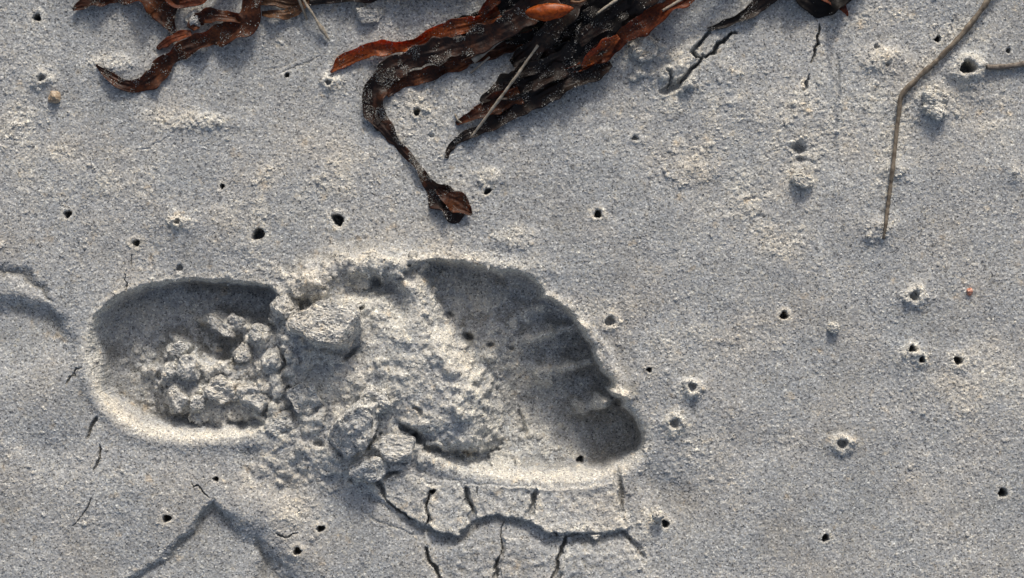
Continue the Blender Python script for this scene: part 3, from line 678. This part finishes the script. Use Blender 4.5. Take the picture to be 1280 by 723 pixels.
FR = [
 # the black heap at the back first
 ('blk', [(830,-70,20,22,10),(770,-20,22,28,-5),(715,22,16,24,5),(665,42,10,15,0),(615,44,6,10,0),(575,40,3,4,0)], W_BLACK, 'broad black frond at the bottom of the tangle left of centre top', dict(ruffle=2.2, curl=.1, grains=1.6)),
 ('blk', [(700,-60,26,20,0),(672,-10,24,24,20),(640,14,16,18,-10),(605,30,9,14,10),(575,30,5,10,0),(566,24,3,4,0)], W_BLACK, 'crumpled black frond with pale grains left of the orange float', dict(ruffle=3.0, wav=1.6, curl=.15, grains=4.5)),
 ('blk', [(790,-30,26,16,10),(760,20,24,24,-10),(735,55,18,22,12),(705,78,12,18,0),(672,92,6,8,0)], W_BLACK, 'black frond with a cluster of pale grains just inside the rust-red strip', dict(ruffle=2.4, curl=.2, grains=3)),
 ('drk', [(745,-60,20,16,0),(722,-14,24,14,18),(700,28,22,14,-15),(670,60,14,12,10),(640,82,9,7,0)], W_DARK, 'dark frond hanging under the orange float', dict(ruffle=2)),
 ('drk', [(860,-60,24,20,0),(820,-18,26,18,-12),(785,12,26,16,15),(750,36,22,12,0),(722,56,18,6,0)], W_DARK, 'dark frond lying along the upper side of the rust-red strip', dict(ruffle=2, grains=.8)),
 # long drooping frond
 ('brn', [(700,30,5,8,0),(650,52,5,9,0),(605,68,5,9,0),(560,83,4,8,10),(528,96,4,9,0),(500,104,4,8,-10),(482,118,3,5,0)], W_BROWN, 'dark red-brown frond tucked under the long drooping one', dict(ruffle=1.2, grains=.5)),
 ('drk', [(690,-5,28,18,10),(645,28,24,16,-8),(598,52,18,14,15),(555,64,14,14,-12),(515,74,12,14,10),(487,90,10,15,20),(469,112,8,16,8),(467,138,6,15,-10),(480,160,5,9,15),(500,184,5,7,-25),(520,206,4,4,20),(533,224,5,7.5,0),(546,240,6,13,-8),(560,252,5,17,5),(570,260,4,18,0),(577,266,3,15,0),(581,269,3,9,0)], W_MID, 'long drooping dark frond ending in a spatula-shaped brown tip', dict(ruffle=1.0, curl=.3, grains=6)),
 ('brn', [(546,236,9,3,0),(558,246,9,10,10),(572,254,8,14,-10),(583,262,7,9,0),(590,269,5,2,0)], W_BROWN, 'small folded brown flap on the spatula-shaped tip', dict(ruffle=1, grains=1.5)),
 ('drk', [(474,148,5,4,0),(470,156,5,3,0),(473,164,3,1.2,0)], W_DARK, 'tiny dark hook on the elbow of the long drooping frond', dict(ruffle=.4)),
 ('org', [(625,18,16,8,0),(597,30,14,8,10),(570,37,12,10,-12),(545,45,10,11,12),(520,56,7,7,-5),(498,58,7,7,10),(473,61,7,9,-5),(448,68,5,9,10),(428,78,4,7,0),(413,91,2,1.5,0)], W_ORANGE, 'bright orange tapering frond reaching left from the tangle', dict(ruffle=1.0, curl=.45, grains=1.4)),
 # lower right broad frond and its tails
 ('brn', [(740,20,10,18,0),(712,62,12,22,8),(682,88,12,21,-8),(650,102,10,19,8),(625,113,8,14,-6),(608,122,6,8,0),(601,128,4,3,0)], W_DARK, 'broad wrinkled dark brown frond lying under the long straw', dict(ruffle=2.4, curl=.2, grains=2)),
 ('drk', [(760,75,10,12,0),(722,98,10,15,10),(685,114,10,16,-12),(650,132,8,14,10),(622,150,6,11,-5),(600,162,5,7,10),(584,169,4,6,0),(570,177,3,4.5,10),(562,187,3,3.6,0),(558,198,2,2.6,0)], W_DARK, 'dark frond along the lower side of the tangle with a thin curved tail', dict(ruffle=1.6, grains=3)),
 ('brn', [(650,118,12,10,0),(622,130,9,12,10),(598,142,6,9,-10),(582,149,4,6,0),(570,155,3,3,0)], W_BROWN, 'brown frond with a blunt orange tip lying beside the long straw', dict(ruffle=1.2, grains=1)),
 ('brn', [(715,62,20,9,0),(690,78,18,8,20),(655,92,15,7,-15),(630,104,11,4,0)], W_DARK, 'narrow folded frond on top of the broad wrinkled one', dict(ruffle=1.8, grains=1.4)),
 ('red', [(925,-50,24,9,0),(880,-14,24,9,6),(845,6,24,10,-6),(815,24,24,12,6),(785,43,23,12,-5),(760,60,20,12,6),(742,74,15,10,0),(722,86,9,5,10),(700,92,7,2.5,0)], W_RED, 'rust-red strip along the right edge of the tangle', dict(ruffle=1.2, curl=.4, grains=1)),
 ('org', [(772,50,28,3,0),(756,62,26,9,6),(744,72,22,9,-5),(734,80,17,6,0),(726,87,12,2,0)], W_ORANGE, 'small glowing orange fold at the bend of the rust-red strip', dict(ruffle=1, grains=1)),
 ('red', [(640,-30,30,10,0),(625,-6,26,8,10),(612,10,22,7,0),(600,22,18,4,0)], W_RED, 'short red-brown frond poking down left of the black crumpled one', dict(ruffle=1.4)),
 ('drk', [(1000,-40,6,9,0),(965,-8,6,10,0),(942,12,5,8,10),(922,24,4,5,0),(902,32,3,4,0),(884,38,2,2,0)], W_DARK, 'dark grainy strip leading down to the cracked crust', dict(ruffle=1, grains=4)),
 ('blk', [(965,-35,14,12,0),(995,-12,13,12,10),(1018,1,13,16,-10),(1040,-2,12,15,15),(1062,-14,9,10,0),(1085,-34,8,6,0)], W_BLACK, 'black crumpled seaweed lump at the top edge right of the crust', dict(ruffle=3.0, curl=.5, grains=.4)),
 ('drk', [(1028,-6,14,8,0),(1045,6,11,7,20),(1056,16,7,3,0),(1059,21,5,1,0)], W_RED, 'small dark red hook under the black crumpled lump', dict(ruffle=1.6, grains=.2)),
 # left kelp
 ('brn', [(92,13,3,2,0),(103,8,5,6,0),(125,2,6,7,10),(150,-3,8,10,-10),(178,-2,10,15,8),(200,6,10,18,-6),(209,20,8,13,10),(215,34,6,7,0),(219,45,4,2.5,0)], W_BROWN, 'arched brown kelp frond with pointed ends at the top left', dict(ruffle=1.6, curl=.4, grains=3)),
 ('brn', [(335,-55,22,11,0),(325,-18,20,10,10),(319,8,18,11,-15),(312,30,14,14,10),(293,41,11,14,-8),(268,48,9,11,10),(245,58,8,11,-8),(226,66,8,12,15),(210,77,7,13,0),(202,90,6,13,-8),(188,101,5,11,10),(168,107,4,8,0),(150,103,4,8,8),(134,93,3,5,0),(121,82,3,2,0)], W_BROWN, 'long S-curved brown kelp frond with a hooked tail at the top left', dict(ruffle=1.8, curl=.4, grains=3)),
 ('red', [(198,-50,12,11,0),(214,-14,12,11,10),(222,4,11,10,-10),(240,2,12,10,0),(262,-8,14,10,5),(300,-24,14,8,0)], W_RED, 'dark red kelp fold at the top edge between the two brown fronds', dict(ruffle=1.6, grains=.8)),
 ('red', [(240,42,7,4,0),(226,46,7,5,10),(212,51,6,6,0),(202,57,4,4,0),(197,62,3,1.5,0)], W_RED, 'short pointed dark red frond sticking out left of the S-curve', dict(ruffle=1, grains=.2)),
 ('brn', [(240,38,8,5,0),(247,28,9,9,-20),(262,22,11,9,10),(282,22,12,8,0),(305,26,12,6,0)], W_BROWN, 'brown frond closing the ring of kelp round the pale sand lump', dict(ruffle=1.4, grains=1)),
 ('tan', [(322,4,6,5,0),(345,2,7,7,8),(368,6,7,7,-8),(385,-4,7,5,0),(400,-20,7,4,0)], W_TAN, 'pale tan frond at the top edge, upper of two', dict(ruffle=1, grains=1.5)),
 ('tan', [(328,18,5,4,0),(346,19,6,6,0),(364,17,7,7,10),(384,6,7,5,0),(402,-12,7,4,0)], W_TAN, 'tan-brown frond at the top edge, lower of two', dict(ruffle=1, grains=1)),
 ('drk', [(388,4,8,6,0),(415,-1,9,7,10),(450,-3,10,7,-8),(490,-6,10,7,10),(530,-14,12,9,0),(590,-20,14,9,0)], W_DARK, 'thin dark frond running along the top edge above the orange one', dict(ruffle=1.8, grains=.8)),
]
off = [([(60,-70,8,16,0),(160,-50,14,20,10),(260,-60,16,22,-10),(360,-40,14,18,0)],W_BROWN),([(300,-90,14,20,0),(420,-60,20,24,10),(540,-50,24,24,-10),(660,-60,26,26,0)],W_DARK),
       ([(560,-95,24,26,0),(680,-70,34,30,8),(800,-60,30,28,-8),(900,-75,20,22,0)],W_BLACK),([(820,-90,18,22,0),(930,-60,18,20,0),(1020,-55,14,18,10),(1100,-75,8,14,0)],W_DARK),
       ([(420,-35,12,10,0),(480,-28,14,12,10),(560,-36,16,14,0)],W_BLACK)]
for k, (p, m_) in enumerate(off):
    FR.append(('off', p, m_, ['wide brown kelp blade just beyond the top edge at the left','wide dark kelp blade beyond the top edge above the orange frond','heavy black kelp blade beyond the top edge above the tangle','dark kelp blade beyond the top edge above the crust','short black kelp blade just beyond the thin dark frond'][k], dict(ruffle=2.5, grains=.5)))
first_float = None
PARTS = {'small folded brown flap on the spatula-shaped tip': ('folded_flap', 'long drooping dark'), 'tiny dark hook on the elbow of the long drooping frond': ('hook', 'long drooping dark'),
         'small glowing orange fold at the bend of the rust-red strip': ('folded_edge', 'rust-red strip'), 'small dark red hook under the black crumpled lump': ('hook', 'black crumpled seaweed')}
made = {}
for k, (kd, pts, mat, lab, kw) in enumerate(FR):
    if lab in PARTS:
        nm, own = PARTS[lab]; par = [v for kk, v in made.items() if kk.startswith(own)][0]
        o = ribbon(nm, pts, mat, None, seed=100+k, parent=par, **kw); o.matrix_parent_inverse = Matrix.Translation(-par.location)
        continue
    o = ribbon('seaweed_frond', pts, mat, lab, seed=100+k, **kw); made[lab] = o
    if lab.startswith('dark frond hanging'): first_float = o

# the orange float with its stalk, grown on the dark frond
bm = bmesh.new(); bmesh.ops.create_icosphere(bm, subdivisions=5, radius=1)
for v in bm.verts:
    c = v.co.copy(); t = c.x; prof = (1-abs(t)**1.7)**.62 if abs(t) < 1 else 0
    q = math.hypot(c.y, c.z)+1e-9
    r_ = prof*(1-.22*t)
    v.co = Vector((t*30, c.y/q*r_*10.5+1.5*t*t, c.z/q*r_*9))
    v.co += Vector((0, 0, 1))*mn.noise(v.co/9)*1.2+Vector((0,1,0))*mn.noise(v.co/11+Vector((5,0,0)))*1.2
    v.co = v.co*S
for f in bm.faces: f.smooth = True
me = bpy.data.meshes.new('float'); bm.to_mesh(me); bm.free(); me.materials.append(FLOAT)
fl = bpy.data.objects.new('float', me); col.objects.link(fl)
fz = hs(684,14)+42
fl.parent = first_float; fl.location = W(686, 21, fz)-first_float.location; fl.rotation_euler = (0, math.radians(-4), math.radians(5))

# ------------------------------------------------------------------ stems and straws
def tube(name, pts, mat, label=None, cat=None, group=None, parent=None, seed=0, knots=(), seg=10, wob=.25, fl=1.0):
    """pts: (px,py,z above local sand,radius)"""
    P = smooth_poly([tuple(map(float, p)) for p in pts], 14, closed=False)
    d = np.concatenate([[0], np.cumsum(np.hypot(np.diff(P[:,0]), np.diff(P[:,1])))])
    n = max(6, int(d[-1]/2.0)); t = np.linspace(0, d[-1], n)
    Q = np.stack([np.interp(t, d, P[:, k]) for k in range(4)], 1)
    r = np.random.RandomState(seed)
    k_ = max(4, n//5); wx = np.interp(np.arange(n), np.linspace(0, n, k_), r.randn(k_)*wob); wr = np.interp(np.arange(n), np.linspace(0, n, k_*2), r.randn(k_*2)*.10)
    tx = np.gradient(Q[:,0]); ty = np.gradient(Q[:,1]); L_ = np.hypot(tx, ty)+1e-9; tx /= L_; ty /= L_
    X0_ = Q[:,0]-ty*wx; Y0_ = Q[:,1]+tx*wx
    z = np.array([hs(a, b) for a, b in zip(X0_, Y0_)])+Q[:,2]
    rad = Q[:,3]*(1+wr)
    for (u, a) in knots: rad = rad*(1+a*np.exp(-((t/t[-1]-u)/.012)**2))
    rows = []
    for j in range(seg):
        a = 2*math.pi*j/seg; rr_ = rad*(1+.10*math.sin(3*a+seed))
        rows.append(np.stack([X0_-ty*rr_*math.cos(a), Y0_+tx*rr_*math.cos(a), z+fl*rr_*math.sin(a)], 1))
    A = np.stack(rows, 1); V = A.reshape(-1, 3); I = np.arange(n*seg).reshape(n, seg)
    J = np.roll(I, -1, 1)
    F = np.stack([I[:-1], J[:-1], J[1:], I[1:]], -1).reshape(-1, 4)
    c0 = V[I[0]].mean(0); c1 = V[I[-1]].mean(0); V = np.concatenate([V, [c0], [c1]]); nn = n*seg
    caps = [[I[0, j], nn, nn, J[0, j]] for j in range(seg)]
    V = np.stack([(V[:,0]-CX)*S, (CY-V[:,1])*S, V[:,2]*S], 1)
    me = bpy.data.meshes.new(name)
    me.from_pydata([tuple(v) for v in V], [], [tuple(f) for f in F]+[(int(J[0,j]), int(I[0,j]), nn) for j in range(seg)]+[(int(I[-1,j]), int(J[-1,j]), nn+1) for j in range(seg)])
    for p in me.polygons: p.use_smooth = True
    me.materials.append(mat); me.update()
    bm = bmesh.new(); bm.from_mesh(me); bmesh.ops.recalc_face_normals(bm, faces=bm.faces); bm.to_mesh(me); bm.free()
    o = bpy.data.objects.new(name, me); col.objects.link(o)
    if parent is not None:
        o.parent = parent; o.matrix_parent_inverse = Matrix.Translation(-parent.location)
    else:
        recenter(o, W(pts[0][0], pts[0][1], hs(pts[0][0], pts[0][1]))); tag(o, label, cat, group)
    return o
tube('stalk', [(712,8,40,2.2),(722,9,40,1.8),(731,5,38,1.6),(738,-5,34,1.6),(742,-24,28,2)], W_TAN, parent=first_float, seed=3)
tube('dry_stem', [(1262,-42,9,3.4),(1236,-2,8,3.4),(1206,38,7,3.4),(1172,74,6,3.3),(1140,104,6,3.1),(1125,121,6,3.0),(1122,145,5,2.7),(1118,180,4.5,2.6),(1112,230,4,2.5),(1107,270,3.5,2.3),(1103,299,2,1.8)], STEM,
     'long thin grey-brown stem, bent at its middle, reaching down from the top right corner', 'dry stem', seed=5, knots=((.50,.25),(.52,.2),(.78,.12)))
tube('twig', [(1232,85,4,2.6),(1246,84,4,3.4),(1262,83,4,3.0),(1285,81,4,3.6),(1340,74,5,3.6)], TWIG, 'short dark twig poking in from the right edge beside the volcano-like burrow', 'twig', seed=6, wob=.6)
tube('straw', [(589,172,5,1.6),(612,142,14,1.8),(640,105,22,1.9),(672,60,26,1.5)], STRAW, 'long pale straw lying across the dark seaweed tangle', 'straw', 'dry straws in the seaweed', seed=7, wob=.15)
tube('straw', [(591,77,8,3.2),(606,66,10,3.0),(622,55,12,2.6),(642,42,14,1.8)], STRAW, 'short thick broken reed between the drooping frond and the broad wrinkled one', 'straw', 'dry straws in the seaweed', seed=8)
tube('straw', [(588,92,4,1.2),(598,84,5,1.5),(612,72,7,1.3)], STRAW, 'thin straw just below the short thick broken reed', 'straw', 'dry straws in the seaweed', seed=9)
tube('straw', [(368,-18,14,1.8),(376,4,11,2.0),(384,26,5,1.4)], STRAW, 'left straw of a pair poking down from the tan fronds at the top', 'straw', 'dry straws in the seaweed', seed=10)
tube('straw', [(372,-14,15,1.6),(384,8,12,1.7),(398,30,8,1.8),(403,38,6,3.0),(411,50,3,1.0)], STRAW, 'right straw of a pair, longer and knotted, poking down from the tan fronds', 'straw', 'dry straws in the seaweed', seed=11)
tube('straw', [(745,22,34,1.6),(765,8,34,1.6),(790,-8,30,1.6)], STRAW, 'small pale straw caught in the black seaweed right of the orange float', 'straw', 'dry straws in the seaweed', seed=12)
tube('straw', [(826,18,26,1.6),(842,8,26,1.6),(862,-4,24,1.6)], STRAW, 'small pale straw lying along the upper end of the rust-red strip', 'straw', 'dry straws in the seaweed', seed=13)
tube('straw', [(569,142,2,1.0),(572,150,2.4,1.4),(580,156,2,1.0)], STRAW, 'tiny curled straw bit on the sand left of the blunt orange tip', 'straw', 'dry straws in the seaweed', seed=14)

# ------------------------------------------------------------------ loose grains
def grain_mesh(name, C, R, seed, label_kind=True):
    r = np.random.RandomState(seed); n = len(C)
    base = np.array([(1,0,0),(-1,0,0),(0,1,0),(0,-1,0),(0,0,1),(0,0,-1)], float)
    F0 = np.array([(0,2,4),(2,1,4),(1,3,4),(3,0,4),(2,0,5),(1,2,5),(3,1,5),(0,3,5)])
    sc = R[:, None, None]*(.7+.6*r.rand(n, 6, 1)); q = r.randn(n, 4); q /= np.linalg.norm(q, axis=1)[:, None]
    w_, x_, y_, z_ = q.T
    M = np.stack([1-2*(y_**2+z_**2), 2*(x_*y_-z_*w_), 2*(x_*z_+y_*w_), 2*(x_*y_+z_*w_), 1-2*(x_**2+z_**2), 2*(y_*z_-x_*w_), 2*(x_*z_-y_*w_), 2*(y_*z_+x_*w_), 1-2*(x_**2+y_**2)], 1).reshape(n, 3, 3)
    V = np.einsum('nij,nkj->nki', M, base[None]*sc)+C[:, None, :]
    F = (F0[None]+6*np.arange(n)[:, None, None]).reshape(-1, 3); V = V.reshape(-1, 3)
    V = np.stack([(V[:,0]-CX)*S, (CY-V[:,1])*S, V[:,2]*S], 1)
    o = np_mesh(name, V, F[:, ::-1], GRAIN); tag(o, kind='stuff'); return o
C = []; R_ = []
r = np.random.RandomState(77)
for A, area, sd in TOPS:
    n = int(area*.06)
    if n < 1: continue
    i = r.randint(0, len(A), n*3)
    key = np.array([mn.noise(Vector((a[0]/13, a[1]/13, sd*.1))) for a in A[i]])
    i = i[key > .06+.25*r.rand(len(i))-.12][:n]
    p = A[i]+r.randn(len(i), 3)*[.5, .5, 0]+[0, 0, .5]
    C.append(p); R_.append(.30+.62*r.rand(len(i))**3.5)
grain_mesh('grains_on_seaweed', np.concatenate(C), np.concatenate(R_), 5)
n = 26000
gx = X0+r.rand(n)*(X1-X0); gy = Y0+r.rand(n)*(Y1-Y0)
ii = ((gx-X0)/ST).round().astype(int).clip(0, nx-1); jj = ((gy-Y0)/ST).round().astype(int).clip(0, ny-1)
k = r.rand(n) < np.clip(rough[jj, ii], .3, 1)
gx, gy, gz = gx[k], gy[k], H[jj, ii][k]+.35
grain_mesh('loose_sand_grains', np.stack([gx, gy, gz], 1), .5+.5*r.rand(len(gx))**2.5, 6)

# ------------------------------------------------------------------ light, sky, camera
EL, AZ = math.radians(25), math.radians(10)     # azimuth measured from +y towards +x
sun = bpy.data.lights.new('sun', 'SUN'); so = bpy.data.objects.new('sun', sun); col.objects.link(so)
sun.energy = 2.75; sun.angle = math.radians(9); sun.color = (1.0, .925, .83)
dvec = Vector((math.sin(AZ)*math.cos(EL), math.cos(AZ)*math.cos(EL), math.sin(EL)))
so.rotation_euler = dvec.to_track_quat('Z', 'Y').to_euler(); so.location = dvec*2
world = bpy.data.worlds.new('World'); bpy.context.scene.world = world; world.use_nodes = True
nt = world.node_tree; bg = nt.nodes['Background']
sky = nt.nodes.new('ShaderNodeTexSky'); sky.sky_type = 'NISHITA'; sky.sun_disc = False
sky.sun_elevation = EL; sky.sun_rotation = AZ; sky.air_density = .8; sky.dust_density = 4.0; sky.ozone_density = .6
hs_ = nt.nodes.new('ShaderNodeHueSaturation'); hs_.inputs['Saturation'].default_value = .72
nt.links.new(sky.outputs[0], hs_.inputs['Color']); nt.links.new(hs_.outputs[0], bg.inputs[0]); bg.inputs[1].default_value = .15

cam = bpy.data.cameras.new('camera'); co = bpy.data.objects.new('camera', cam); col.objects.link(co)
Dm = 0.95
co.location = (0, 0, Dm); cam.sensor_width = 36; cam.lens = 36*Dm/(1280*S); cam.clip_start = .01; cam.clip_end = 500
sc = bpy.context.scene; sc.camera = co
sc.view_settings.view_transform = 'Standard'; sc.view_settings.look = 'None'; sc.view_settings.exposure = -.13; sc.view_settings.gamma = 1
sc.render.resolution_x = 1024; sc.render.resolution_y = 578
